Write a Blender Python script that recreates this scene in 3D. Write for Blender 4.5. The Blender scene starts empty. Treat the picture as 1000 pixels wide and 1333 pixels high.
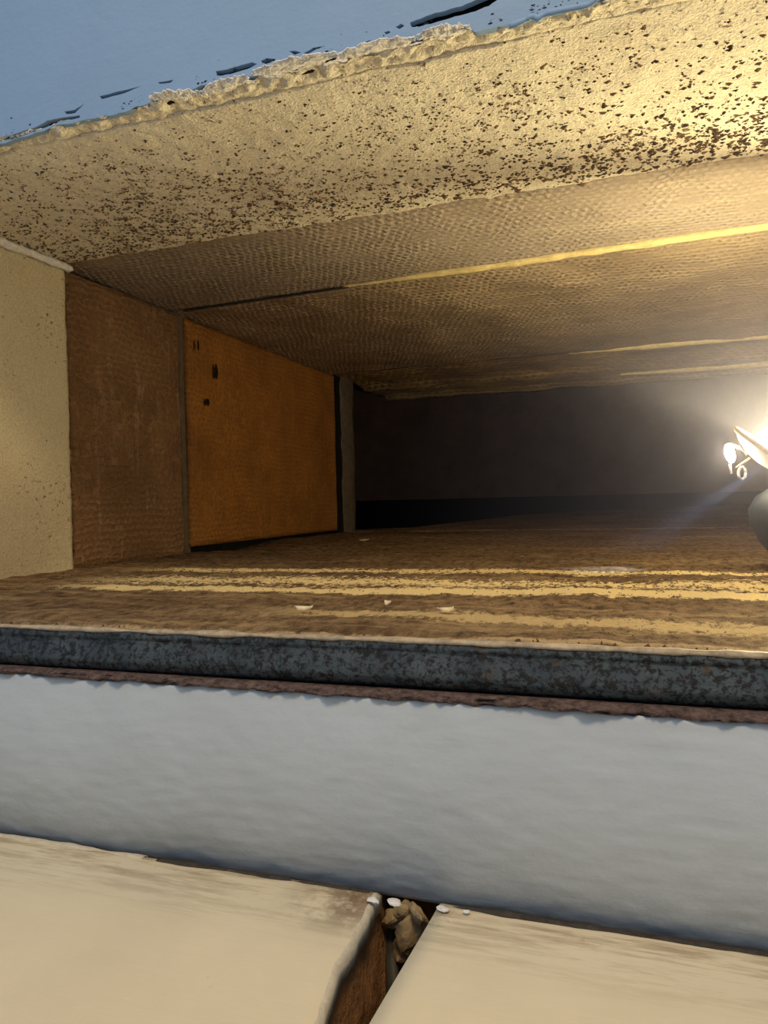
import bpy, bmesh, math, random
from mathutils import Vector, Matrix, noise
random.seed(7)
scene = bpy.context.scene
COL = scene.collection

# ------------------------------------------------------------------ camera
# world: X along the opening, Y into the duct, Z up; metres, camera at the origin's height reference
PPX, PPY, F = 500.0, 666.5, 980.0
AX = Vector((0.94536742, -0.01807175, -0.32550554))      # world X in camera coords (x right, y down, z forward)
AY = Vector((0.32511102, -0.02170623, 0.94542671))
AZ = Vector((-0.02415101, -0.99960105, -0.01464503))
cam_d = bpy.data.cameras.new('camera')
cam_d.sensor_fit = 'VERTICAL'; cam_d.sensor_height = 36.0; cam_d.sensor_width = 27.0
cam_d.lens = F / 1333.0 * 36.0
cam_d.clip_start = 0.01; cam_d.clip_end = 60
cam = bpy.data.objects.new('camera', cam_d); COL.objects.link(cam)
# blender camera axes: x right, y up, -z forward
R = Matrix(((AX.x, -AX.y, -AX.z), (AY.x, -AY.y, -AY.z), (AZ.x, -AZ.y, -AZ.z)))
cam.matrix_world = R.to_4x4()
scene.camera = cam

def ray(px, py):
    c = Vector((px - PPX, py - PPY, F))
    return Vector((AX.dot(c), AY.dot(c), AZ.dot(c)))
def onX(px, py, x): r = ray(px, py); return r * (x / r.x)
def onY(px, py, y): r = ray(px, py); return r * (y / r.y)
def onZ(px, py, z): r = ray(px, py); return r * (z / r.z)

# ------------------------------------------------------------------ world, lights, exposure
w = bpy.data.worlds.new('world'); scene.world = w; w.use_nodes = True
bg = w.node_tree.nodes['Background']
bg.inputs[0].default_value = (0.42, 0.60, 0.85, 1); bg.inputs[1].default_value = 0.52

def area(name, loc, target, size, power, color):
    l = bpy.data.lights.new(name, 'AREA'); l.shape = 'SQUARE'; l.size = size; l.energy = power; l.color = color
    o = bpy.data.objects.new(name, l); COL.objects.link(o); o.location = loc
    o.rotation_euler = (Vector(target) - Vector(loc)).to_track_quat('-Z', 'Y').to_euler(); return o
area('assumed_daylight_fill', (-1.1, -0.75, 1.7), (-0.1, 0.4, 0.0), 1.0, 7.0, (0.60, 0.79, 1.0))  # unseen cool area light added for assumed daylight; no window is built
area('tile_fill_light', (0.15, -0.30, 1.15), (0.0, 0.10, -0.22), 0.3, 12.5, (1.0, 0.73, 0.44))  # unseen warm light added overhead to brighten the tiles
def point(name, loc, r, power, color):
    l = bpy.data.lights.new(name, 'POINT'); l.shadow_soft_size = r; l.energy = power; l.color = color
    o = bpy.data.objects.new(name, l); COL.objects.link(o); o.location = loc; return o
point('added_fill_light', (0.72, 1.02, 0.10), 0.03, 12.0, (1.0, 0.85, 0.56))  # bare unseen light added in the duct to brighten the left boards

scene.view_settings.view_transform = 'Standard'; scene.view_settings.look = 'None'
scene.view_settings.gamma = 1; scene.view_settings.use_curve_mapping = False
scene.view_settings.exposure = 0.0

LAMP = Vector((0.128, 0.885, 0.058))

# ------------------------------------------------------------------ helpers
def link(name, me, mats, parent=None):
    o = bpy.data.objects.new(name, me); COL.objects.link(o)
    for m in (mats if isinstance(mats, (list, tuple)) else [mats]): me.materials.append(m)
    if parent: o.parent = parent
    return o
def struct(o): o['kind'] = 'structure'; return o
def tag(o, label, cat, group=None, kind=None):
    o['label'] = label; o['category'] = cat
    if group: o['group'] = group
    if kind: o['kind'] = kind
    return o
def empty(name, loc=(0, 0, 0), rot=(0, 0, 0)):
    o = bpy.data.objects.new(name, None); COL.objects.link(o); o.location = loc; o.rotation_euler = rot
    o.empty_display_size = 0.02; return o
def smooth(me, on=True):
    for p in me.polygons: p.use_smooth = on
    return me
def mesh(name, vs, fs):
    me = bpy.data.meshes.new(name); me.from_pydata([tuple(v) for v in vs], [], fs); me.update(); return me
def grid(name, fn, nu, nv, thick=None, sm=True):
    """fn(u,v)->Vector. With thick (a vector) the sheet is closed into a slab."""
    vs = [fn(i / nu, j / nv) for j in range(nv + 1) for i in range(nu + 1)]
    W = nu + 1
    fs = [(j * W + i, j * W + i + 1, (j + 1) * W + i + 1, (j + 1) * W + i) for j in range(nv) for i in range(nu)]
    if thick is not None:
        n = len(vs); t = Vector(thick); vs += [v + t for v in vs]
        fs += [tuple(n + k for k in reversed(f)) for f in fs[:]]
        rim = [i for i in range(W)] + [j * W + nu for j in range(1, nv + 1)] + \
              [nv * W + i for i in range(nu - 1, -1, -1)] + [j * W for j in range(nv - 1, 0, -1)]
        for a, b in zip(rim, rim[1:] + rim[:1]): fs.append((b, a, a + n, b + n))
    me = mesh(name, vs, fs)
    bm = bmesh.new(); bm.from_mesh(me); bmesh.ops.recalc_face_normals(bm, faces=bm.faces)
    if thick is None: pass
    bm.to_mesh(me); bm.free()
    if sm: smooth(me)
    return me
def n3(x, y, z=0.0, s=1.0): return noise.noise(Vector((x * s, y * s, z * s)))
def fbm(x, y, z=0.0, s=1.0, o=4):
    a, t = 1.0, 0.0
    for k in range(o):
        t += a * noise.noise(Vector((x * s, y * s, z * s + 7.3 * k))); s *= 2.1; a *= 0.5
    return t
def outline(name, loops, depth, place, bevel=0.0):
    """filled 2D outline with holes, extruded; place(x,y,z)->world Vector"""
    cu = bpy.data.curves.new(name, 'CURVE'); cu.dimensions = '2D'; cu.fill_mode = 'BOTH'
    cu.extrude = depth / 2; cu.bevel_depth = bevel
    for lp in loops:
        sp = cu.splines.new('POLY'); sp.points.add(len(lp) - 1)
        for p, q in zip(sp.points, lp): p.co = (q[0], q[1], 0, 1)
        sp.use_cyclic_u = True
    t = bpy.data.objects.new('temporary', cu); COL.objects.link(t)
    me = bpy.data.meshes.new_from_object(t)
    bpy.data.objects.remove(t); bpy.data.curves.remove(cu)
    for v in me.vertices: v.co = place(v.co.x, v.co.y, v.co.z)
    me.name = name; return me
def box(name, a, b, mats, parent=None, bev=0.0, jit=0.0):
    bm = bmesh.new(); bmesh.ops.create_cube(bm, size=1.0)
    a, b = Vector(a), Vector(b)
    for v in bm.verts:
        v.co = Vector(((a[k] + b[k]) / 2 + v.co[k] * abs(b[k] - a[k])) for k in range(3))
    if bev: bmesh.ops.bevel(bm, geom=bm.edges, offset=bev, segments=2, profile=0.7, affect='EDGES')
    me = bpy.data.meshes.new(name); bm.to_mesh(me); bm.free()
    return link(name, me, mats, parent)

# ------------------------------------------------------------------ materials
class NT:
    def __init__(s, name, rough=0.9, spec=0.2):
        s.m = bpy.data.materials.new(name); s.m.use_nodes = True; s.t = s.m.node_tree
        s.b = s.t.nodes['Principled BSDF']; s.b.inputs['Roughness'].default_value = rough
        s.b.inputs['Specular IOR Level'].default_value = spec
        s.tc = s.t.nodes.new('ShaderNodeTexCoord').outputs['Object']
    def L(s, a, b): s.t.links.new(a, b)
    def mapv(s, scale=(1, 1, 1), loc=(0, 0, 0), rot=(0, 0, 0), src=None):
        n = s.t.nodes.new('ShaderNodeMapping'); n.inputs['Scale'].default_value = scale
        n.inputs['Location'].default_value = loc; n.inputs['Rotation'].default_value = rot
        s.L(src or s.tc, n.inputs[0]); return n.outputs[0]
    def noise(s, scale=10, detail=4, rough=0.6, vec=None, dist=0.0, fac=True):
        n = s.t.nodes.new('ShaderNodeTexNoise'); n.inputs['Scale'].default_value = scale
        n.inputs['Detail'].default_value = detail; n.inputs['Roughness'].default_value = rough
        n.inputs['Distortion'].default_value = dist
        s.L(vec or s.tc, n.inputs['Vector']); return n.outputs[0 if fac else 1]
    def vor(s, scale=10, vec=None, feat='F1', rnd=1.0):
        n = s.t.nodes.new('ShaderNodeTexVoronoi'); n.feature = feat; n.inputs['Scale'].default_value = scale
        n.inputs['Randomness'].default_value = rnd
        s.L(vec or s.tc, n.inputs['Vector']); return n.outputs['Distance']
    def ramp(s, src, stops, interp='LINEAR'):
        n = s.t.nodes.new('ShaderNodeValToRGB'); n.color_ramp.interpolation = interp
        e = n.color_ramp.elements
        while len(e) < len(stops): e.new(0.5)
        for k, (p, c) in enumerate(stops):
            e[k].position = p; e[k].color = (c, c, c, 1) if not isinstance(c, tuple) else (*c, 1)
        s.L(src, n.inputs[0]); return n.outputs[0]
    def math(s, op, a, b=0.0, c=None, clamp=False):
        n = s.t.nodes.new('ShaderNodeMath'); n.operation = op; n.use_clamp = clamp
        for i, x in enumerate((a, b, c)):
            if x is None: continue
            if isinstance(x, (int, float)): n.inputs[i].default_value = x
            else: s.L(x, n.inputs[i])
        return n.outputs[0]
    def mix(s, f, a, b, mode='MIX'):
        n = s.t.nodes.new('ShaderNodeMix'); n.data_type = 'RGBA'; n.blend_type = mode
        for i, x in ((0, f), (6, a), (7, b)):
            if isinstance(x, (int, float)): n.inputs[i].default_value = x
            elif isinstance(x, tuple): n.inputs[i].default_value = (*x, 1)
            else: s.L(x, n.inputs[i])
        return n.outputs[2]
    def xyz(s, src=None):
        n = s.t.nodes.new('ShaderNodeSeparateXYZ'); s.L(src or s.tc, n.inputs[0]); return n.outputs
    def bump(s, h, strength=0.5, dist=0.002, prev=None):
        n = s.t.nodes.new('ShaderNodeBump'); n.inputs['Strength'].default_value = strength
        n.inputs['Distance'].default_value = dist; s.L(h, n.inputs['Height'])
        if prev is not None: s.L(prev, n.inputs['Normal'])
        s.L(n.outputs[0], s.b.inputs['Normal']); return n.outputs[0]
    def color(s, c):
        if isinstance(c, tuple): s.b.inputs['Base Color'].default_value = (*c, 1)
        else: s.L(c, s.b.inputs['Base Color'])
        return s

def sr(r, g, b):   # sRGB 0-255 to linear
    f = lambda c: (c / 255) / 12.92 if c / 255 < 0.04045 else ((c / 255 + 0.055) / 1.055) ** 2.4
    return (f(r), f(g), f(b))

# painted plaster (upper and lower wall)
def m_paint(name, base, low_shade_dirt=None):
    m = NT(name, 0.55, 0.35)
    big = m.noise(5, 3); c = m.mix(m.ramp(big, [(0.35, 0.0), (0.65, 1.0)]), base, tuple(x * 0.93 for x in base))
    streak = m.noise(1.0, 5, 0.65, m.mapv((35, 35, 160), rot=(0, 0.35, 0)))
    fine = m.noise(240, 3)
    spots = m.ramp(m.noise(70, 4, 0.7), [(0.70, 0.0), (0.76, 0.35)])
    c = m.mix(spots, c, tuple(x * 0.6 for x in base))
    if low_shade_dirt:  # occlusion shade at the wall foot painted in along with dirt
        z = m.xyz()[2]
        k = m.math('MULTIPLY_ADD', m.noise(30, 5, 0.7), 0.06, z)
        f = m.ramp(m.math('MULTIPLY_ADD', k, 1.0, 0.5), [(low_shade_dirt[0] + 0.5, 0.55), (low_shade_dirt[1] + 0.5, 0.0)])
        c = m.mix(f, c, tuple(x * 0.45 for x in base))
    m.color(c)
    p = m.bump(streak, 0.25, 0.0010); p = m.bump(fine, 0.25, 0.0006, p); m.bump(m.noise(28, 4), 0.5, 0.002, p)
    return m.m
M_wall = m_paint('blue_lit_paint', sr(134, 162, 190))  # dimmer blue light on the upper wall is put into this base colour
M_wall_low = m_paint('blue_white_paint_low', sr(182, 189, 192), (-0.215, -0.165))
def m_plain(name, col, rough=0.9, spec=0.15, var=0.35, scale=60, bump=0.6, dist=0.0015):
    m = NT(name, rough, spec)
    f = m.noise(scale, 5, 0.7)
    m.color(m.mix(m.ramp(f, [(0.3, 0.0), (0.7, 1.0)]), tuple(x * (1 - var) for x in col), tuple(min(1, x * (1 + var * 0.6)) for x in col)))
    m.bump(f, bump, dist); return m.m
M_sub = m_plain('dark_cavity_mortar', sr(42, 42, 44), var=0.5)
M_torn = m_plain('torn_paper_plaster', sr(240, 236, 226), var=0.25, scale=120, bump=1.0, dist=0.003)
M_black = m_plain('near_black', sr(26, 24, 22), var=0.4)  # shade of cracks, shaft and trench put into the colour; also colours scars

# speckled cream plaster
def m_plaster(name, base, dark, lo, hi, grain=420):
    m = NT(name, 0.85, 0.25)
    v = m.mapv((1, 0.75, 1))
    a = m.noise(190, 6, 0.72, v, 0.4)
    dens = m.noise(9, 3, 0.5)
    x, y, z = m.xyz()
    f = m.math('ADD', a, m.math('MULTIPLY', m.math('SUBTRACT', dens, 0.5), 0.25))
    spot = m.ramp(f, [(lo, 0.0), (hi, 1.0)])
    g = m.noise(grain, 3, 0.6)
    c = m.mix(m.ramp(g, [(0.38, 0.0), (0.62, 1.0)]), tuple(t * 0.80 for t in base), base)
    c = m.mix(m.ramp(m.noise(14, 4, 0.6), [(0.4, 0.0), (0.7, 0.18)]), c, tuple(t * q for t, q in zip(base, (0.70, 0.62, 0.60))))
    c = m.mix(spot, c, dark)
    m.color(c); p = m.bump(g, 1.0, 0.0025); m.bump(f, 0.5, 0.002, p); return m.m
M_plaster = m_plaster('speckled_cream_plaster', sr(250, 240, 214), sr(120, 98, 78), 0.585, 0.64)
M_plaster_side = m_plaster('side_cream_plaster', sr(226, 212, 172), sr(100, 84, 60), 0.61, 0.68)
M_speck = m_plain('dark_flaked_dirt', sr(82, 68, 56), var=0.5, scale=300)
M_speck2 = m_plain('brown_flaked_dirt', sr(128, 104, 76), var=0.4, scale=300)

# woven imprint panels on the duct ceiling
def m_woven(name, base, base2, streak, hole, sx, sy, plane='XY', amp=0.9):
    m = NT(name, 0.75, 0.3)
    o = m.xyz(); A = {'XY': (o[0], o[1]), 'YZ': (o[1], o[2])}[plane]
    wob = m.noise(16, 3, 0.5)
    wob2 = m.noise(60, 2, 0.5)
    u = m.math('MULTIPLY', m.math('ADD', A[0], m.math('MULTIPLY', wob, 0.014)), sx)
    v = m.math('MULTIPLY', m.math('ADD', A[1], m.math('ADD', m.math('MULTIPLY', wob, 0.02), m.math('MULTIPLY', wob2, 0.012))), sy)
    row = m.math('MULTIPLY', m.math('FLOOR', m.math('DIVIDE', v, 6.2832)), 3.1416)
    cu = m.math('SINE', m.math('ADD', u, row)); cv = m.math('SINE', v)
    w_ = m.math('ADD', m.math('MULTIPLY', cu, 0.7), m.math('MULTIPLY', cv, 0.9))
    h = m.ramp(m.math('MULTIPLY_ADD', w_, 0.31, 0.5), [(0.25, 0.0), (0.85, 1.0)])
    if plane == 'YZ':
        vv = m.mapv((1, 1.0 / 0.0125, 1.0 / 0.0105)); vx = m.t.nodes.new('ShaderNodeVectorMath'); vx.operation = 'MULTIPLY'
        m.L(vv, vx.inputs[0]); vx.inputs[1].default_value = (0, 1, 1)
        e = m.ramp(m.vor(1.0, vx.outputs[0], 'DISTANCE_TO_EDGE', 0.55), [(0.02, 1.0), (0.16, 0.0)])
        h = m.mix(m.ramp(m.noise(8, 2), [(0.42, 0.0), (0.58, 1.0)]), h, e)
    fade = m.ramp(m.noise(19, 5, 0.7), [(0.35, 0.12), (0.60, 1.0)])
    hh = m.math('MULTIPLY', h, fade)
    big = m.noise(7, 5, 0.65)
    c = m.mix(m.ramp(big, [(0.35, 0.0), (0.68, 1.0)]), base, base2)
    st = m.ramp(m.noise(1, 5, 0.7, m.mapv((6, 60, 60) if plane == 'XY' else (60, 60, 8))), [(0.55, 0.0), (0.72, 0.7)])
    c = m.mix(st, c, streak)
    c = m.mix(m.math('MULTIPLY', m.ramp(hh, [(0.0, 1.0), (0.45, 0.0)]), 0.34), c, hole)
    fn = m.noise(330, 4, 0.7)
    c = m.mix(m.ramp(fn, [(0.35, 0.35), (0.6, 0.0)]), c, hole)
    m.color(c); p = m.bump(hh, amp, 0.003); m.bump(fn, 0.5, 0.0012, p); return m.m
M_weave = m_woven('woven_imprint_taupe', sr(182, 166, 150), sr(160, 144, 124), sr(204, 188, 156), sr(104, 90, 78), 600, 560)
M_weave2 = m_woven('woven_imprint_tan', sr(186, 164, 134), sr(150, 128, 102), sr(216, 192, 140), sr(100, 84, 68), 560, 430)
M_far = m_woven('streaked_ochre', sr(200, 164, 104), sr(150, 122, 84), sr(226, 190, 110), sr(70, 54, 40), 300, 260)
M_brown = m_woven('rust_brown_board', sr(152, 114, 76), sr(122, 90, 56), sr(184, 152, 124), sr(56, 34, 16), 490, 640, 'YZ')
M_orange = m_woven('orange_brown_board', sr(172, 114, 44), sr(138, 90, 34), sr(168, 116, 56), sr(76, 44, 16), 490, 640, 'YZ', 0.6)
M_joint = m_plain('grey_brown_metal', sr(96, 84, 68), 0.6, 0.4, var=0.4)
M_back = m_plain('dusty_brown_back', sr(128, 96, 78), var=0.3, scale=4, bump=0.2)

# duct floor : dusty brown with bare yellow stripes
def m_floor():
    m = NT('dusty_duct_floor', 0.95, 0.1)
    x, y, z = m.xyz()
    n1 = m.noise(1, 6, 0.75, m.mapv((110, 60, 110)))
    n2 = m.noise(7, 4, 0.6)
    base = m.mix(m.ramp(n2, [(0.35, 0.0), (0.65, 1.0)]), sr(132, 106, 76), sr(166, 138, 100))
    base = m.mix(m.ramp(n1, [(0.34, 0.95), (0.60, 0.0)]), base, sr(66, 48, 34))
    # long streaks along X
    s1 = m.ramp(m.noise(1, 5, 0.7, m.mapv((4, 46, 1))), [(0.52, 0.0), (0.70, 0.55)])
    base = m.mix(s1, base, sr(206, 176, 124))
    def stripe(y0, half, rag, x0, slope=0.0, soft=0.004, keep=1.0):
        wob = m.math('MULTIPLY', m.math('SUBTRACT', m.noise(1, 6, 0.8, m.mapv((150, 90, 1))), 0.5), rag)
        yy = m.math('ADD', m.math('SUBTRACT', y, y0), m.math('MULTIPLY', x, -slope))
        d = m.math('ADD', m.math('ABSOLUTE', yy), wob)
        f = m.math('SUBTRACT', 1.0, m.math('DIVIDE', m.math('SUBTRACT', d, half - soft), soft), clamp=True)
        gate = m.math('DIVIDE', m.math('SUBTRACT', x, x0), 0.10, clamp=True)
        return m.math('MULTIPLY', m.math('MULTIPLY', f, gate), keep)
    yel = sr(250, 224, 160)
    c = m.mix(stripe(0.812, 0.020, 0.13, -0.64), base, yel)
    c = m.mix(stripe(0.700, 0.024, 0.26, -0.62, 0.0), c, yel)
    c = m.mix(stripe(0.640, 0.022, 0.07, -0.60, 0.03), c, yel)
    c = m.mix(stripe(0.490, 0.020, 0.08, -0.30, -0.06, 0.010, 0.75), c, sr(228, 200, 142))
    c = m.mix(stripe(0.424, 0.006, 0.02, -0.48, 0.02, 0.004, 0.7), c, sr(220, 190, 140))
    m.color(c); p = m.bump(n1, 1.0, 0.007); m.bump(m.noise(300, 4, 0.7), 0.6, 0.0015, p); return m.m
M_floor = m_floor()
# metal lip with rust
def m_lip():
    m = NT('rusting_dark_galvanised', 0.5, 0.5); m.b.inputs['Metallic'].default_value = 0.35
    v = m.mapv((1, 1, 1))
    n = m.noise(260, 5, 0.75, v); g = m.noise(40, 4)
    c = m.mix(m.ramp(g, [(0.35, 0.0), (0.65, 1.0)]), sr(50, 60, 66), sr(74, 83, 86))
    c = m.mix(m.ramp(n, [(0.47, 0.0), (0.56, 1.0)]), c, sr(22, 21, 20))
    c = m.mix(m.ramp(m.noise(55, 5, 0.7, m.mapv((1, 1, 1), (3, 1, 2))), [(0.60, 0.0), (0.68, 0.6)]), c, sr(92, 74, 60))
    m.color(c); m.bump(n, 0.8, 0.002); return m.m
M_lip = m_lip()
M_rust = m_plain('brown_rust_crust', sr(104, 86, 78), var=0.8, scale=190, bump=1.0, dist=0.003)
M_rim = m_plain('bare_rim_metal', sr(176, 158, 130), 0.6, 0.4, var=0.5, scale=110)
# glazed cream tiles
def m_tile(name, base, stain):
    m = NT(name, 0.35, 0.4)
    x, y, z = m.xyz()
    c = m.mix(m.ramp(m.noise(9, 4, 0.6), [(0.3, 0.0), (0.75, 1.0)]), base, tuple(t * 0.86 for t in base))
    br = m.noise(1, 6, 0.7, m.mapv((18, 160, 1)))
    edge = m.math('DIVIDE', m.math('SUBTRACT', y, 0.335), 0.055, clamp=True)
    f = m.math('MULTIPLY', m.ramp(br, [(0.46, 0.0), (0.62, 1.0)]), m.math('MULTIPLY', edge, 0.75))
    c = m.mix(f, c, stain)
    # scuffed brown corner and side
    dx = m.math('SUBTRACT', 1.0, m.math('DIVIDE', m.math('ABSOLUTE', m.math('ADD', x, 0.156)), 0.045), clamp=True)
    ed2 = m.math('DIVIDE', m.math('SUBTRACT', y, 0.345), 0.03, clamp=True)
    f2 = m.math('MULTIPLY', m.math('MULTIPLY', dx, ed2), m.ramp(m.noise(60, 5, 0.7), [(0.40, 0.0), (0.56, 0.9)]))
    c = m.mix(f2, c, sr(120, 92, 62))
    sp = m.ramp(m.noise(38, 4, 0.7), [(0.66, 0.0), (0.74, 0.5)])
    c = m.mix(sp, c, stain)
    m.color(c); m.L(m.ramp(br, [(0.3, 0.35), (0.7, 0.6)]), m.b.inputs['Roughness'])
    p = m.bump(br, 0.35, 0.0008); m.bump(m.noise(90, 3), 0.2, 0.0006, p); return m.m
M_tile = m_tile('cream_glazed_tile', sr(228, 212, 176), sr(150, 128, 94))
M_tile_body = m_plain('chipped_tile_body', sr(208, 196, 170), var=0.2, scale=150)
M_soil = m_plain('brown_soil_bed', sr(150, 108, 68), var=0.45, scale=50, bump=1.0, dist=0.004)
M_stone = m_plain('tan_rubble', sr(156, 134, 98), var=0.3, scale=80, bump=0.8)
M_grime = m_plain('dark_grime', sr(72, 66, 58), var=0.5, scale=120)
M_white = m_plain('white_filler', sr(226, 222, 212), var=0.15, scale=120)

# ------------------------------------------------------------------ key dimensions
ZF, ZC = -0.08, 0.32          # duct floor and duct ceiling
ZT = -0.22                    # tile floor
XL, XR = -0.71, 1.10
YW, YU = 0.398, 0.512         # lower wall face, upper wall face

# ================================================================== LARGE STRUCTURE
# --- upper wall: painted skin with cracks over a dark substrate
def P2(px, py): q = onY(px, py, YU); return (q.x, q.z)
low_px = [(-160, 236), (0, 187), (40, 176), (75, 163), (120, 155), (150, 149), (178, 140), (205, 128), (245, 119), (262, 112), (300, 104), (335, 98), (360, 92),
          (400, 80), (430, 72), (475, 64), (520, 58), (545, 49), (575, 43), (610, 38), (618, 42), (640, 36), (668, 32), (690, 22), (700, 24), (716, 16), (745, 11), (772, 6), (790, -6), (1000, -70)]
low = []
for (a, b) in zip(low_px, low_px[1:]):
    for k in range(6):
        t = k / 6; px = a[0] + (b[0] - a[0]) * t; py = a[1] + (b[1] - a[1]) * t
        py += 2.6 * fbm(px, 0, 3, 0.06, 4)
        low.append(P2(px, py))
xr_ = 1.3; top = 1.2
def hole(pts, rag=0.7, sub=4):
    out = []
    for a, b in zip(pts, pts[1:] + pts[:1]):
        for k in range(sub):
            t = k / sub; px = a[0] + (b[0] - a[0]) * t; py = a[1] + (b[1] - a[1]) * t
            out.append(P2(px + rag * n3(px, py, 1, 0.3), py + rag * n3(px, py, 5, 0.3)))
    return out
zr = low[-1][1]
loops = [low + [(xr_, zr + 0.0), (xr_, top), (-1.4, top), (-1.4, low[0][1])]]
loops.append(hole([(281, 93), (300, 89), (328, 81), (335, 83), (322, 90), (300, 96), (284, 99)]))
loops.append(hole([(340, 79), (347, 76), (359, 77), (350, 82), (341, 82)]))
loops.append(hole([(376, 67), (384, 66), (392, 68), (384, 71)]))
loops.append(hole([(396, 69), (408, 62), (424, 60), (412, 64), (400, 71)], 0.4))
loops.append(hole([(534, 29), (560, 19), (600, 8), (640, -8), (662, -9), (636, 8), (610, 17), (575, 27), (545, 35), (536, 35)], 1.2, 6))
loops.append(hole([(515, 35), (522, 31), (527, 33), (520, 38)]))
loops.append(hole([(500, 42), (506, 40), (509, 42), (503, 45)]))
loops.append(hole([(-20, 185), (20, 174), (45, 166), (62, 157), (76, 154), (104, 150), (104, 153), (78, 159), (64, 164), (46, 171), (20, 180), (-20, 190)], 0.8))
loops.append(hole([(84, 145), (97, 143), (110, 135), (98, 147), (86, 149)], 0.4))
loops.append(hole([(130, 125), (150, 120), (184, 112), (160, 122), (132, 129)], 0.5))
loops.append(hole([(206, 107), (226, 104), (222, 108), (208, 109)], 0.5))
loops.append(hole([(690, 23), (700, 18), (716, 17), (704, 22)], 0.4)) if False else None
TH = 0.005
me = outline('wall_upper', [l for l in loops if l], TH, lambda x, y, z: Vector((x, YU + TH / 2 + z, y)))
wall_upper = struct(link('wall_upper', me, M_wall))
box('crack_shade_sheet', (-1.4, 0.5195, ZC + 0.0018), (xr_, 0.5225, top), M_black, wall_upper)  # near-black sheet stands in for the shade inside the cracks
box('substrate', (-1.4, 0.545, ZC + 0.012), (xr_, 0.60, top), M_sub, wall_upper)
# peeled curl of paint at the torn edge
cpts = [(664, 33), (684, 26), (692, 21), (702, 23), (714, 16), (742, 11), (766, 6), (778, -2)]
cw = [P2(*p) for p in cpts]
def curl(u, v):
    s = u * (len(cw) - 1); i = min(int(s), len(cw) - 2); t = s - i
    x = cw[i][0] * (1 - t) + cw[i + 1][0] * t; z = cw[i][1] * (1 - t) + cw[i + 1][1] * t
    a = v * 2.4; r = 0.0035 + 0.001 * n3(u * 9, 0, 0)
    return Vector((x, YU - r * math.sin(a) - 0.0005, z + 0.001 - r * (1 - math.cos(a)) * 0.8))
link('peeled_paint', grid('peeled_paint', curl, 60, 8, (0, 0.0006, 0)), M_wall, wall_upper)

# --- duct ceiling: front plaster section, woven panels
ceiling = struct(empty('ceiling', (0, 0, 0)))
def zceil(x, y): return ZC + 0.0022 * fbm(x, y, 0, 14, 4) + 0.0012 * fbm(x, y, 4, 90, 3)
def cfront(u, v):   # speckled plaster section
    x = XL - 0.03 + (XR - XL + 0.06) * u
    yedge = 0.801 - 0.004 * u + 0.0016 * fbm(x, 0, 0, 60, 4)
    y = 0.534 + 0.003 * fbm(x, 0, 9, 30, 3) + v * (yedge - 0.534)
    if v == 0: y = 0.534 + 0.003 * fbm(x, 0, 9, 30, 3)
    return Vector((x, y, zceil(x, y)))
pl = link('plaster_section', grid('plaster_section', cfront, 620, 90, (0, 0, 0.03)), M_plaster, ceiling)
def cedge(u, v):    # lumpy torn plaster at the mouth, rolls up to meet the wall
    x = XL - 0.2 + (XR - XL + 0.3) * u
    a = v * 1.0
    y = 0.5335 + 0.0022 * fbm(x, 0, 9, 30, 3) - 0.030 * a
    lump = 0.005 * max(0, fbm(x, a * 0.03, 2, 30, 5)) + 0.0045 * fbm(x, a * 0.03, 5, 110, 4) + 0.001
    z = ZC + 0.001 - lump * math.sin(math.pi * min(1, 0.08 + a * 0.85)) 
    if v > 0.72: y = 0.5335 - 0.030 * 0.72 + (v - 0.72) * 0.012
    return Vector((x, y, z))
link('torn_plaster_edge', grid('torn_plaster_edge', cedge, 1100, 20, (0, 0, 0.0012)), M_plaster, ceiling)
def tuft(px0, px1, py0, py1, seed):   # whitish torn paper skins standing on the edge
    a = onZ(px0, py0, ZC - 0.004); b = onZ(px1, py1, ZC - 0.004)
    def f(u, v):
        p = a.lerp(b, u); w_ = 0.006 * math.sin(math.pi * min(1, max(0, u * 0.94 + 0.03))) + 0.0015
        return Vector((p.x + 0.003 * fbm(u, v, seed, 5, 3), p.y + (v - 0.5) * w_ * 2 + 0.0025 * fbm(u, v * 0.3, seed + 3, 9, 3),
                       ZC - 0.002 - 0.0018 * abs(fbm(u * 1.5, v * 0.6, seed + 7, 4, 3)) + 0.003 * abs(v - 0.5)))
    return link('torn_paper', grid('torn_paper', f, 150, 16, (0, 0, 0.0008)), M_torn, ceiling)
tuft(196, 260, 133, 126, 1); tuft(262, 322, 128, 106, 4); tuft(330, 440, 101, 76, 9); tuft(440, 540, 80, 56, 14); tuft(545, 612, 54, 42, 20)

def woven(name, y0a, y0b, y1a, y1b, z0, z1, mat, amp=0.0015, nu=200, nv=40, extra=None):
    def f(u, v):
        x = XL - 0.035 + (XR - XL + 0.07) * u
        ya = y0a + (y0b - y0a) * u; yb = y1a + (y1b - y1a) * u
        y = ya + (yb - ya) * v
        z = z0 + (z1 - z0) * v + amp * fbm(x, y, 3, 9, 4)
        if extra: z += extra(x, y, v)
        return Vector((x, y, z))
    return link(name, grid(name, f, nu, nv, (0, 0, 0.02)), mat, ceiling)
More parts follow.
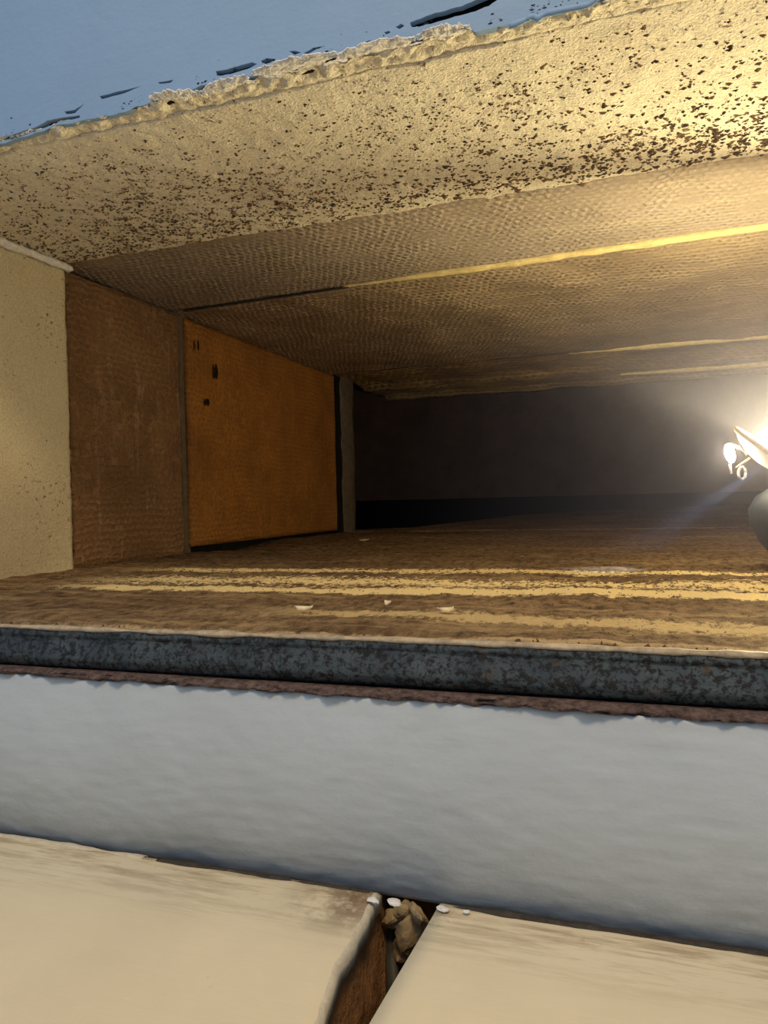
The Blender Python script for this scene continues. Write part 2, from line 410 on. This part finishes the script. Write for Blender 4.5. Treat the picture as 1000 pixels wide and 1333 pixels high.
# joints drift slightly towards the camera on the right, as in the photograph
def yl(ya, yb): s = (yb - ya) / 0.86; return ya - 0.035 * s, ya + (XR + 0.745) * s   # ya at x=-.71, yb at x=.15
j1 = yl(1.070, 1.018); j2 = yl(1.745, 1.712); j3 = yl(2.21, 2.19)
woven('ceiling_panel', 0.797, 0.790, j1[0], j1[1], ZC + 0.005, ZC + 0.003, M_weave)
woven('ceiling_panel', j1[0] + 0.006, j1[1] + 0.006, j2[0], j2[1], ZC + 0.001, ZC - 0.002, M_weave2, 0.004, 220, 60,
      lambda x, y, v: -0.007 * math.exp(-((v - 0.72) / 0.10) ** 2) * (0.6 + 0.4 * n3(x, y, 0, 3)))
woven('ceiling_panel', j2[0] + 0.01, j2[1] + 0.01, j3[0], j3[1], ZC + 0.004, ZC - 0.002, M_far, 0.005, 180, 40,
      lambda x, y, v: -0.010 * math.exp(-((v - 0.55) / 0.06) ** 2) - 0.012 * max(0, v - 0.9) / 0.1)
# joint strips: raised bead, bright on the right
M_bead = m_plain('bare_yellow_bead', sr(222, 200, 140), 0.6, 0.3, var=0.25, scale=90, dist=0.002)
def bead(j, z, r, x0, mat, name='joint_bead', th=1.0):
    def f(u, v):
        x = x0 + (XR - x0) * u; t = (x - (XL - 0.035)) / (XR - XL + 0.07)
        y = j[0] + (j[1] - j[0]) * t; a = math.pi * v; rr = r * (1 + 0.25 * fbm(x, 0, 3, 30, 3)) * min(1, u * 6 + 0.25)
        return Vector((x, y - rr * 1.5 * math.cos(a) + 0.003, z - rr * math.sin(a) * th))
    return link(name, grid(name, f, 240, 8, (0, 0, 0.006)), mat, ceiling)
bead(j1, ZC + 0.003, 0.0055, -0.42, M_bead)
def groove(u, v):
    x = XL + 0.30 * u; t = (x - (XL - 0.035)) / (XR - XL + 0.07)
    return Vector((x, j1[0] + (j1[1] - j1[0]) * t + 0.003 + (v - 0.5) * 0.006 * (1 + 0.5 * fbm(x, 0, 1, 40, 3)) * (1 - u * 0.7), ZC + 0.0006 - 0.0012 * math.sin(math.pi * v)))
link('joint_groove', grid('joint_groove', groove, 60, 4, (0, 0, 0.002)), M_grime, ceiling)
bead(j2, ZC - 0.001, 0.007, -0.15, M_bead)
bead((j3[0] - 0.12, j3[1] - 0.12), ZC - 0.004, 0.006, -0.05, M_bead)

# --- left side wall: cream plaster section, two brown boards, end strip
wall_left = struct(empty('wall_left', (0, 0, 0)))
def lcream(u, v):
    y = 0.50 + 0.302 * u; z = ZF - 0.008 + (ZC - ZF + 0.012) * v
    x = XL + 0.0012 * fbm(y, z, 0, 10, 4) + 0.0004 * fbm(y, z, 5, 120, 2)
    if u > 0.999: y += 0.0012 * fbm(z, 0, 0, 50, 4)
    return Vector((x, y, z))
link('plaster_section', grid('plaster_section', lcream, 70, 90, (-0.02, 0, 0)), M_plaster_side, wall_left)
def corner(u, v):   # plaster bead in the upper corner
    y = 0.50 + 0.306 * u; a = v * math.pi
    r = 0.0045 * (1 + 0.5 * fbm(y, v, 2, 60, 4))
    return Vector((XL + 0.005 + r * math.cos(a) * 1.2, y, ZC - 0.006 - r * math.sin(a)))
link('corner_bead', grid('corner_bead', corner, 160, 8, (-0.003, 0, 0.006)), M_torn, wall_left)
XB = -0.725
def board(name, y0, y1, z0, z1, mat, seed, bow=0.004):
    def f(u, v):
        y = y0 + (y1 - y0) * u; z = z0 + (z1 - z0) * v
        e = min(u, 1 - u, v, 1 - v)
        x = XB + bow * math.sin(math.pi * u) * math.sin(math.pi * v) + 0.0022 * fbm(y, z, seed, 12, 4) - 0.004 * max(0, 1 - e / 0.02)
        return Vector((x, y, z))
    return link(name, grid(name, f, 90, 70, (-0.012, 0, 0)), mat, wall_left)
board('board', 0.822, 1.082, ZF - 0.003, ZC - 0.0, M_brown, 3)
board('board', 1.106, 1.755, ZF + 0.010, ZC - 0.002, M_orange, 8, 0.006)
box('side_channel', (XB - 0.03, 0.803, ZF - 0.01), (XB - 0.006, 0.824, ZC + 0.01), M_joint, wall_left)
box('joint_strip', (XB - 0.03, 1.093, ZF - 0.01), (XB - 0.010, 1.112, ZC + 0.01), M_joint, wall_left, 0.002)
box('side_channel', (XB - 0.03, 1.755, ZF - 0.02), (XB - 0.008, 1.81, ZC + 0.01), M_black, wall_left)
def endstrip(u, v):
    y = 1.80 + 0.10 * u; z = ZF - 0.02 + (ZC - ZF + 0.03) * v
    return Vector((-0.735 + 0.012 * math.sin(u * math.pi) + 0.004 * fbm(y, z, 2, 14, 4), y, z))
link('end_strip', grid('end_strip', endstrip, 12, 60, (-0.02, 0, 0)), M_joint, wall_left)
box('backing', (-0.80, 0.50, ZF - 0.03), (-0.756, 1.92, ZC + 0.03), M_black, wall_left)
# small dents / scars on the orange board
def scar(cy, cz, ly, lz, seed):
    vs = []; fs = []; n = 10
    for k in range(n):
        a = 2 * math.pi * k / n; r = 1 + 0.35 * n3(k, seed, 0, 1.3)
        vs.append(Vector((XB + 0.0075, cy + ly * r * math.cos(a), cz + lz * r * math.sin(a))))
    vs.append(Vector((XB + 0.0095, cy, cz)))
    for k in range(n): fs.append((k, (k + 1) % n, n))
    return link('scar', mesh('scar', vs, fs), M_black, wall_left)
scar(1.181, 0.238, 0.006, 0.014, 1); scar(1.150, 0.180, 0.006, 0.007, 2); scar(1.125, 0.275, 0.003, 0.010, 3)

# --- duct floor
duct_floor = struct(empty('duct_floor', (0, 0, 0)))
def zfloor(x, y): return ZF + 0.0025 * fbm(x, y, 1, 10, 4) + 0.0016 * fbm(x * 1.0, y, 6, 60, 4)
def dfloor(u, v):
    x = -0.775 + (XR + 0.80) * u
    vv = v ** 1.5
    y = 0.412 + (1.86 - 0.412) * vv
    z = zfloor(x, y)
    z += 0.004 * math.exp(-((y - 1.52) / 0.05) ** 2) * (0.7 + 0.3 * n3(x, 0, 0, 5))
    z -= 0.010 * math.exp(-((y - 1.28) / 0.10) ** 2) if x < -0.6 else 0
    z -= 0.008 * max(0, 1 - (y - 0.412) / 0.012) * (0.6 + 0.4 * n3(x, 1, 0, 25))
    return Vector((x, y, z))
link('floor_sheet', grid('floor_sheet', dfloor, 520, 150, (0, 0, -0.010)), M_floor, duct_floor)
# rear floor sheet runs deeper on the right
fp = [(-0.775, 1.85), (XR, 1.85), (XR, 3.2), (0.45, 3.1), (-0.36, 2.60), (-0.60, 1.98), (-0.775, 1.90)]
vs = [Vector((x, y, ZF + 0.002 + 0.030 * (y - 1.85) + 0.003 * n3(x, y, 0, 5))) for x, y in fp] + [Vector((x, y, ZF - 0.012)) for x, y in fp]
n = len(fp); fs = [tuple(range(n)), tuple(range(2 * n - 1, n - 1, -1))] + [(i, i + n, (i + 1) % n + n, (i + 1) % n) for i in range(n)]
link('rear_floor_sheet', mesh('rear_floor_sheet', vs, fs), M_floor, duct_floor)

# --- far void and enclosure
wall_back = struct(box('wall_back', (-2.4, 5.1, 0.005), (XR + 0.9, 5.2, 1.3), M_back))
struct(box('wall_right', (XR, 0.50, -0.30), (XR + 0.04, 5.15, 1.3), M_back))
void = struct(empty('wall_void'))
void.name = 'wall_far_left'
box('shaft_side', (-2.45, 1.90, -1.0), (-2.40, 5.2, 1.3), M_black, void)
box('shaft_front', (-2.45, 1.915, -1.0), (-0.757, 1.94, 1.3), M_black, void)
box('shaft_head', (-0.80, 2.30, ZC + 0.02), (XR + 0.04, 2.33, 1.3), M_black, void)
box('shaft_top', (-2.45, 1.9, 1.3), (XR + 0.9, 5.2, 1.34), M_black, void)
box('shaft_bottom', (-2.45, 1.9, -1.04), (XR + 0.9, 5.2, -1.0), M_black, void)
box('shaft_low_back', (-2.45, 5.12, -1.0), (XR + 0.9, 5.2, 0.005), M_black, void)
box('duct_cover', (-0.85, 0.56, ZC + 0.034), (XR + 0.04, 2.32, ZC + 0.05), M_black, void)

# --- lower wall: painted band under the lip, slightly bulging, ragged top edge
def lowwall(u, v):
    x = -1.2 + 2.4 * u
    t = v
    z = ZT - 0.006 + (-0.1105 - ZT + 0.006) * t
    if v == 1: z += 0.0016 * fbm(x, 0, 0, 60, 5)
    y = YW + 0.002 - 0.012 * math.sin(math.pi * (0.06 + 0.84 * t)) + 0.006 * (1 - t) ** 4
    y += 0.0012 * fbm(x, z, 0, 16, 4) + 0.0005 * fbm(x, z * 3, 4, 70, 3)
    return Vector((x, y, z))
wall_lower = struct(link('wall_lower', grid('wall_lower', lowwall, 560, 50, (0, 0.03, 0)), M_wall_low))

# --- metal lip: rolled edge on the duct mouth
def lip(u, v):
    x = -1.2 + 2.4 * u
    prof = [(0.428, -0.0825), (0.414, -0.0805), (0.408, -0.0815), (0.4065, -0.0845), (0.4075, -0.087), (0.405, -0.089), (0.402, -0.094),
            (0.4005, -0.099), (0.4025, -0.104), (0.407, -0.107), (0.416, -0.108)]
    s = v * (len(prof) - 1); i = min(int(s), len(prof) - 2); t = s - i
    y = prof[i][0] * (1 - t) + prof[i + 1][0] * t; z = prof[i][1] * (1 - t) + prof[i + 1][1] * t
    k = 0.0007 * fbm(x, v, 3, 40, 4)
    return Vector((x, y - k, z + k * 0.5 + 0.0012 * n3(x, 0, 2, 4)))
trim_1 = struct(link('trim_1', grid('trim_1', lip, 480, 30, (0, 0.0015, -0.0005)), M_lip))
def rim(u, v):
    x = -1.2 + 2.4 * u; a = v * math.pi
    r = 0.0016 * (1 + 0.7 * fbm(x, 0, 8, 30, 4))
    return Vector((x, 0.4095 - r * 1.6 * math.sin(a), -0.0805 + r * math.cos(a) + 0.0012 * n3(x, 0, 2, 4)))
link('rim_edge', grid('rim_edge', rim, 500, 6, (0, 0.002, 0)), M_rim, trim_1)
def crust(u, v):
    x = -1.2 + 2.4 * u; a = v
    y = 0.404 - 0.006 * math.sin(math.pi * a) * (1 + 0.9 * fbm(x, a, 3, 80, 4))
    return Vector((x, y - 0.004, -0.1065 - 0.0055 * a - 0.0018 * a * fbm(x, 0, 4, 70, 5)))
link('rust_crust', grid('rust_crust', crust, 700, 6, (0, 0.010, 0)), M_rust, trim_1)

# --- tiled floor at the foot of the wall
floor = struct(empty('floor'))
def tile(x0, x1, ragged_right, seed):
    yb = 0.3985
    def f(u, v):
        y = -0.30 + (yb + 0.30) * v
        xl_, xr2 = x0(y), x1(y); nn = 129 / 130
        if ragged_right: u = min(u / nn, 1.0) * (1 - 0.0026) if u <= nn + 1e-6 else 1.0
        if ragged_right: xr2 += 0.0022 * fbm(y, 0, seed, 40, 4) + 0.003 * n3(y, 0, seed, 14)
        x = xl_ + (xr2 - xl_) * u
        z = ZT + 0.0006 * fbm(x, y, seed, 6, 3)
        if v > 0.995: z -= 0.0025
        if ragged_right and u > 0.9999: z -= 0.0016 + 0.001 * n3(y, 0, 4, 60)
        return Vector((x, y, z))
    me = grid('tile', f, 130, 130, (0, 0, -0.010))
    o = link('tile', me, [M_tile, M_tile_body], floor)
    for p in me.polygons:
        if ragged_right and p.center.x > x1(p.center.y) - 0.0030: p.material_index = 1
    return o
L_edge = lambda y: -0.1435 + (0.395 - y) * 0.062 + (0.004 if y < 0.33 else 0.0) * min(1, (0.33 - y) / 0.04 if y < 0.33 else 0)
R_edge = lambda y: -0.1085 - (0.395 - y) * 0.045
tile(lambda y: -1.2, L_edge, True, 3)
tile(R_edge, lambda y: 1.2, False, 8)
# mortar beds below the tiles, open trench between them
def bedside(u, v):
    y = -0.30 + 0.72 * u
    return Vector((L_edge(y) - 0.004 + 0.010 * v + 0.003 * fbm(y, v * 0.05, 2, 30, 4), y, ZT - 0.010 - 0.055 * v))
link('mortar_bed', grid('mortar_bed', bedside, 90, 12, (-0.03, 0, 0)), M_soil, floor)
box('mortar_bed', (-1.2, -0.30, ZT - 0.075), (-0.170, 0.42, ZT - 0.0105), M_soil, floor)
box('mortar_bed', (-0.100, -0.30, ZT - 0.075), (1.2, 0.42, ZT - 0.0105), M_soil, floor)
box('trench_bottom', (-0.18, -0.30, ZT - 0.10), (-0.06, 0.43, ZT - 0.072), M_black, floor)
box('trench_end', (-0.18, 0.425, ZT - 0.10), (-0.06, 0.46, ZT - 0.004), M_soil, floor)
# bead of cracked grout along the wall foot
def grout(u, v):
    x = -1.2 + 2.4 * u; a = v * math.pi
    r = 0.0012 * (1 + 0.8 * fbm(x, 0, 5, 35, 4)); r = max(0.0004, r) * (1.0 if x < -0.15 or x > -0.1 else 0.4)
    return Vector((x, 0.3925 - r * 1.4 * math.cos(a) + 0.001 * n3(x, 0, 0, 9), ZT - 0.0005 + r * math.sin(a)))
def grout_piece(xa, xb, mat):
    def g(u, v): return grout(((xa + (xb - xa) * u) + 1.2) / 2.4, v)
    return link('grout_bead', grid('grout_bead', g, max(20, int((xb - xa) * 260)), 6, (0, 0.003, -0.001)), mat, floor)
grout_piece(-1.2, -0.30, M_tile_body); grout_piece(-0.29, -0.147, M_grime); grout_piece(-0.105, 1.2, M_grime)

# ================================================================== STUFF: flakes and crumbs
FL_START = []
def flakes(name, centers, mat, nrm):
    """centers: (pos, size, elong) ; low irregular angular flakes standing off along nrm"""
    vs, fs = [], []; FL_START.clear()
    for (p, s, el) in centers:
        n = random.choice((5, 6, 7)); b = len(vs); FL_START.append(b); rot = random.random() * 6.28
        for k in range(n):
            a = 2 * math.pi * k / n + random.uniform(-.3, .3); r = s * random.uniform(0.55, 1.25)
            vs.append(p + Vector((math.cos(a) * r * el, math.sin(a) * r, 0)) - nrm * 0.0012)
        vs.append(p + Vector((random.uniform(-.3, .3) * s, random.uniform(-.3, .3) * s, 0)) + nrm * s * random.uniform(0.25, 0.6))
        for k in range(n): fs.append((b + k, b + (k + 1) % n, b + n))
    me = mesh(name, vs, fs); return me
dn = Vector((0, 0, -1))
A, B = [], []
tries = 0
while len(A) + len(B) < 30000 and tries < 13000:
    tries += 1
    x = random.uniform(XL, 0.75); y = random.uniform(0.545, 0.796)
    t = (y - 0.545) / 0.25
    left = max(0, min(1, (-x - 0.25) / 0.40))
    dens = 0.13 + 0.75 * min(1, (t + 0.10) ** 1.3) + 0.35 * left * t
    dens *= 0.75 + 0.6 * fbm(x, y, 11, 7, 3)
    if t > 0.93 and left < 0.5: dens *= 0.5
    if random.random() > dens: continue
    big = random.choice((1, 1.4, 1.4, 2, 2, 2.6)) * (0.9 + 0.3 * t)
    for k in range(random.choice((1, 2, 3, 4))):
        qx = x + random.gauss(0, 0.0018 * big); qy = y + random.gauss(0, 0.0016 * big)
        q = Vector((qx, qy, zceil(qx, qy)))
        sc_ = (0.75 + 0.35 * t) * (1 + 0.5 * max(0, x + 0.25))
        (A if random.random() < 0.5 else B).append((q, random.uniform(0.0011, 0.0034) * sc_, random.uniform(0.9, 1.7)))
me = flakes('dirt_specks', A + B, M_speck, dn)
nA = sum(1 for _ in A); o = link('dirt_specks', me, [M_speck, M_speck2])
for p in me.polygons: p.material_index = 1 if p.vertices[0] >= FL_START[nA] else 0
tag(o, 'dark and brown flakes of dirt spotted all over the cream plaster overhead', 'dirt', kind='stuff')

W_ = []
for k in range(320):     # grime spots on the paint just above the torn edge
    i = random.randrange(1, len(low_px) - 2); t = random.random()
    px = low_px[i][0] * (1 - t) + low_px[i + 1][0] * t; py = low_px[i][1] * (1 - t) + low_px[i + 1][1] * t
    if fbm(px, 0, 2, 0.02, 3) < -0.05: continue
    q = P2(px, py - 3 - abs(random.gauss(0, 9)))
    W_.append((Vector((q[0], q[1], 0)), random.choice((0.0004, 0.0006, 0.001)), random.uniform(1, 3)))
me = flakes('grime_specks', W_, M_speck, Vector((0, 0, 1)))
for v in me.vertices: v.co = Vector((v.co.x, YU + 0.0002 - max(0.0, v.co.z) * 1.5, v.co.y))
link('grime_specks', me, M_sub, wall_upper)['kind'] = 'stuff'
up = Vector((0, 0, 1)); C1 = []
for k in range(9000):
    x = random.uniform(-0.71, 0.55); y = 0.418 + 0.62 * random.random() ** 1.3
    near = min(abs(y - 0.725), abs(y - 0.665), abs(y - 0.785))
    if near > 0.03 and random.random() < 0.35: continue
    C1.append((Vector((x, y, zfloor(x, y))), random.uniform(0.0006, 0.0021) * min(1.1, y / 0.75), random.uniform(1, 2.2)))
M_crumb = m_plain('brown_crumbs', sr(104, 80, 56), var=0.5, scale=260)
tag(link('floor_crumbs', flakes('floor_crumbs', C1, M_crumb, up), M_crumb), 'brown crumbs and grit scattered over the duct floor', 'debris', kind='stuff')

# loose pale chips on the duct floor
M_chip = m_plain('pale_chip', sr(226, 210, 170), var=0.15, scale=200)
def chip(px, py, ln, wd, rot, label):
    p = onZ(px, py, ZF + 0.004); n = 9; vs = []
    for lay in (0, 1):
        for k in range(n):
            a = 2 * math.pi * k / n; r = 1 + 0.4 * n3(k, px, 0, 0.9)
            vs.append(Vector((ln * r * math.cos(a), wd * r * math.sin(a), lay * 0.0012 + 0.0012 * math.cos(a * 2))))
    fs = [tuple(range(n - 1, -1, -1)), tuple(range(n, 2 * n))] + [(k, (k + 1) % n, (k + 1) % n + n, k + n) for k in range(n)]
    o = link('plaster_chip', mesh('plaster_chip', vs, fs), M_chip); o.location = p; o.rotation_euler = (0, 0, rot)
    return tag(o, label, 'chip', 'loose chips on the duct floor')
chip(581, 794, 0.0055, 0.004, 0.5, 'pale sliver of plaster lying alone in front of the yellow stripes, nearest the middle')
chip(395, 792, 0.007, 0.0028, 0.2, 'widest pale chip lying on the duct floor left of the middle')
chip(505, 785, 0.0022, 0.004, 0.0, 'tiny pale crumb of plaster between the wide chip and the sliver')
chip(473, 703, 0.010, 0.018, 0.3, 'yellowish lump of debris on the floor ledge at the dark corner')

# ================================================================== rubble and strip in the gap between the tiles
def stone(px, py, z, r, sc, seed, label):
    bm = bmesh.new(); bmesh.ops.create_icosphere(bm, subdivisions=3, radius=1.0)
    for v in bm.verts:
        k = 1 + 0.45 * noise.noise(v.co * 1.1 + Vector((seed * 5.1, 0, 0))) + 0.12 * noise.noise(v.co * 3.5)
        v.co = Vector((v.co.x * sc[0], v.co.y * sc[1], v.co.z * sc[2])) * r * k
    me = bpy.data.meshes.new('rubble_stone'); bm.to_mesh(me); bm.free()
    o = link('rubble_stone', me, M_stone); o.location = onZ(px, py, z); o.rotation_euler = (seed, seed * 0.7, seed * 1.9)
    return tag(o, label, 'stone', 'rubble in the gap between the tiles')
stone(545, 1194, ZT - 0.012, 0.0082, (1.5, 1.0, 0.42), 1, 'flat tan rubble stone under the wall beside the right tile corner')
stone(535, 1212, ZT - 0.020, 0.0080, (1.4, 0.9, 0.45), 2, 'tan rubble stone below the topmost one in the gap')
stone(525, 1186, ZT - 0.012, 0.0060, (1.0, 0.9, 0.8), 3, 'small rubble stone left of the flat stone right under the wall')
stone(528, 1233, ZT - 0.034, 0.0075, (1, 0.9, 0.8), 4, 'darkest and lowest rubble stone, half hidden under the right tile')
stone(512, 1196, ZT - 0.018, 0.0055, (1, 0.9, 0.8), 5, 'leftmost brown rubble stone beside the dark strip in the gap')
def strip(u, v):
    a = onZ(507, 1208, ZT - 0.030); b = onZ(512, 1290, ZT - 0.050)
    p = a.lerp(b, u); ang = v * math.pi
    return Vector((p.x - 0.004 * math.cos(ang), p.y, p.z + 0.004 * math.sin(ang)))
M_pipe = m_plain('dull_green_grey', sr(62, 62, 54), 0.6, 0.3)
tag(link('buried_strip', grid('buried_strip', strip, 12, 8, (0, 0, -0.006)), M_pipe), 'dull grey green strip sunk in the gap between the two tiles', 'strip')
def blob(px, py, z, r, seed):
    bm = bmesh.new(); bmesh.ops.create_icosphere(bm, subdivisions=2, radius=r)
    for v in bm.verts: v.co *= 1 + 0.9 * noise.noise(v.co * (0.9 / r) + Vector((seed, 0, 0))); v.co.x *= 1.5; v.co.z *= 0.55
    me = smooth(bpy.data.meshes.new('white_blob')); bm.to_mesh(me); bm.free()
    o = link('filler_blob', me, M_white); o.location = onZ(px, py, z); return o
for i, (px, py, r, lab) in enumerate([(512, 1174, 0.0026, 'white blob of filler hanging at the top of the gap between the tiles'),
                                      (486, 1171, 0.0022, 'white blob of filler on the chipped corner of the left tile'),
                                      (577, 1183, 0.0019, 'white blob of filler on the corner of the right tile'),
                                      (608, 1186, 0.0013, 'smallest white blob of filler, on the wall foot right of the gap')]):
    tag(blob(px, py, ZT + 0.002, r, i * 3.3), lab, 'filler', 'white filler blobs at the wall foot')

# ================================================================== work lamp at the right
def m_emit(name, col, s):
    m = bpy.data.materials.new(name); m.use_nodes = True; b = m.node_tree.nodes['Principled BSDF']
    b.inputs['Base Color'].default_value = (*col, 1); b.inputs['Emission Color'].default_value = (*col, 1)
    b.inputs['Emission Strength'].default_value = s; return m
M_bulb = m_emit('glowing_bulb', (1.0, 0.86, 0.50), 3900.0)
M_bulb2 = m_emit('glowing_small_lens', (1.0, 0.87, 0.60), 240.0)
M_shell = m_plain('white_enamel', sr(236, 232, 226), 0.35, 0.5, var=0.05)
M_dark = m_plain('dark_grey_rubber', sr(70, 76, 84), 0.6, 0.3, var=0.15)
M_strap = m_plain('tan_strap', sr(160, 130, 90), 0.8, 0.2)
LB = Vector((0.152, 0.885, -0.030))
lamp = tag(empty('work_lamp', (LB.x, LB.y, ZF)), 'small lit lamp with a white tilted dish head on a rounded dark grey body', 'lamp')
def put(o):   # keep world placement while parenting
    o.matrix_parent_inverse = Matrix.Translation(-Vector((LB.x, LB.y, ZF))); return o
def lathe(name, prof, axis_m, mat, seg=40, close=True):
    vs, fs = [], []
    for (r, h) in prof:
        for k in range(seg):
            a = 2 * math.pi * k / seg; vs.append(axis_m @ Vector((r * math.cos(a), r * math.sin(a), h)))
    for j in range(len(prof) - 1):
        for k in range(seg):
            fs.append((j * seg + k, j * seg + (k + 1) % seg, (j + 1) * seg + (k + 1) % seg, (j + 1) * seg + k))
    return put(link(name, smooth(mesh(name, vs, fs)), mat, lamp))
def tube(name, pts, r, mat, seg=10):
    vs, fs = [], []; pts = [Vector(p) for p in pts]
    for i, p in enumerate(pts):
        d = (pts[min(i + 1, len(pts) - 1)] - pts[max(i - 1, 0)]).normalized()
        a = d.orthogonal().normalized(); b = d.cross(a); rr = r[i] if isinstance(r, list) else r
        for k in range(seg):
            t = 2 * math.pi * k / seg; vs.append(p + (a * math.cos(t) + b * math.sin(t)) * rr)
    for i in range(len(pts) - 1):
        for k in range(seg): fs.append((i * seg + k, i * seg + (k + 1) % seg, (i + 1) * seg + (k + 1) % seg, (i + 1) * seg + k))
    fs += [tuple(range(seg - 1, -1, -1)), tuple((len(pts) - 1) * seg + k for k in range(seg))]
    return put(link(name, smooth(mesh(name, vs, fs)), mat, lamp))
# rounded body standing on the floor
bodyM = Matrix.Translation((0.152, 0.885, ZF))
lathe('body', [(0.0, 0.0), (0.014, 0.0), (0.018, 0.003), (0.026, 0.014), (0.036, 0.028), (0.045, 0.046), (0.046, 0.062), (0.038, 0.076), (0.024, 0.085), (0.010, 0.088), (0.0, 0.088)], bodyM, M_dark, 64)
tube('neck', [(0.150, 0.885, 0.006), (0.146, 0.885, 0.022), (0.140, 0.886, 0.036)], 0.006, M_dark)
# tilted dish
dc = Vector((0.1265, 0.885, 0.036)); 
dm = Matrix.Translation(dc) @ Matrix.Rotation(math.radians(36), 4, 'Y') @ Matrix.Rotation(math.radians(10), 4, 'X')
lathe('dish', [(0.0, -0.010), (0.010, -0.0095), (0.024, -0.006), (0.036, 0.000), (0.0435, 0.006), (0.0445, 0.0075), (0.0435, 0.0085), (0.034, 0.003), (0.022, -0.003), (0.008, -0.006), (0.0, -0.0065)], dm, M_shell)
lathe('lamp_bulb', [(0.0, -0.004), (0.004, -0.0035), (0.006, 0.001), (0.0065, 0.005), (0.006, 0.009), (0.003, 0.012), (0.0, 0.0125)], dm @ Matrix.Translation((0.014, 0.0, 0.017)), M_bulb, 20)
lathe('rim', [(0.0435, 0.0045), (0.0462, 0.006), (0.0466, 0.008), (0.0450, 0.0095), (0.0430, 0.008)], dm, M_strap)
tube('rod', [Vector((0.1085, 0.872, 0.052)), (0.124, 0.868, 0.070), (0.150, 0.868, 0.102), (0.165, 0.868, 0.120)], 0.0048, M_shell, 12)
# small side lens and hook
sm_ = Matrix.Translation((0.0885, 0.880, 0.042)) @ Matrix.Rotation(math.radians(-12), 4, 'Y')
lathe('side_lens', [(0.0, -0.0105), (0.0024, -0.0095), (0.0045, -0.005), (0.0050, 0.0), (0.0045, 0.005), (0.0024, 0.0095), (0.0, 0.0105)], sm_, M_bulb2, 16)
tube('hook', [(0.0885, 0.88, 0.030), (0.0895, 0.88, 0.020)], 0.0012, M_shell, 6)
tube('arm', [(0.0885, 0.882, 0.052), (0.098, 0.884, 0.048), (0.106, 0.885, 0.040)], 0.0018, M_strap, 8)
ring = [(0.1000 + 0.0034 * math.cos(t), 0.880, 0.0205 + 0.0066 * math.sin(t)) for t in [k * 2 * math.pi / 16 for k in range(17)]]
tube('ring', ring, 0.0014, M_shell, 6)
tube('hook', [(0.0945, 0.880, 0.026), (0.101, 0.881, 0.031), (0.108, 0.883, 0.036)], 0.0013, M_strap, 6)

# ================================================================== haze volume added for the veiling glare around the lamp
hm = bpy.data.materials.new('glare_haze'); hm.use_nodes = True; nt = hm.node_tree
nt.nodes.remove(nt.nodes['Principled BSDF'])
vsn = nt.nodes.new('ShaderNodeVolumeScatter'); 
tcn = nt.nodes.new('ShaderNodeTexCoord'); dv = nt.nodes.new('ShaderNodeVectorMath'); dv.operation = 'DISTANCE'
nt.links.new(tcn.outputs['Object'], dv.inputs[0]); dv.inputs[1].default_value = tuple(LAMP)
mr = nt.nodes.new('ShaderNodeMapRange'); mr.interpolation_type = 'SMOOTHSTEP'; nt.links.new(dv.outputs['Value'], mr.inputs[0])
for i_, v_ in ((1, 0.02), (2, 0.46), (3, 0.50), (4, 0.0)): mr.inputs[i_].default_value = v_
nt.links.new(mr.outputs[0], vsn.inputs['Density'])
vsn.inputs['Color'].default_value = (0.76, 0.72, 0.92, 1)
vsn.inputs['Anisotropy'].default_value = 0.3
nt.links.new(vsn.outputs[0], nt.nodes['Material Output'].inputs['Volume'])
hz = box('glare_haze', (-0.43, 0.56, ZF + 0.02), (0.69, 1.44, ZC - 0.02), hm)
tag(hz, 'thin haze added around the lamp to carry its glare', 'haze', kind='stuff')

sp = bpy.data.lights.new('flare_streak_spot', 'SPOT'); sp.energy = 6.5; sp.color = (0.62, 0.78, 1.0); sp.spot_size = math.radians(19); sp.spot_blend = 1.0; sp.shadow_soft_size = 0.002  # spot added to draw the pale-blue flare streak through the haze
so = bpy.data.objects.new('flare_streak_spot', sp); COL.objects.link(so); so.location = (0.118, 0.872, 0.026)
so.rotation_euler = (onY(862, 695, 0.86) - so.location).to_track_quat('-Z', 'Y').to_euler()
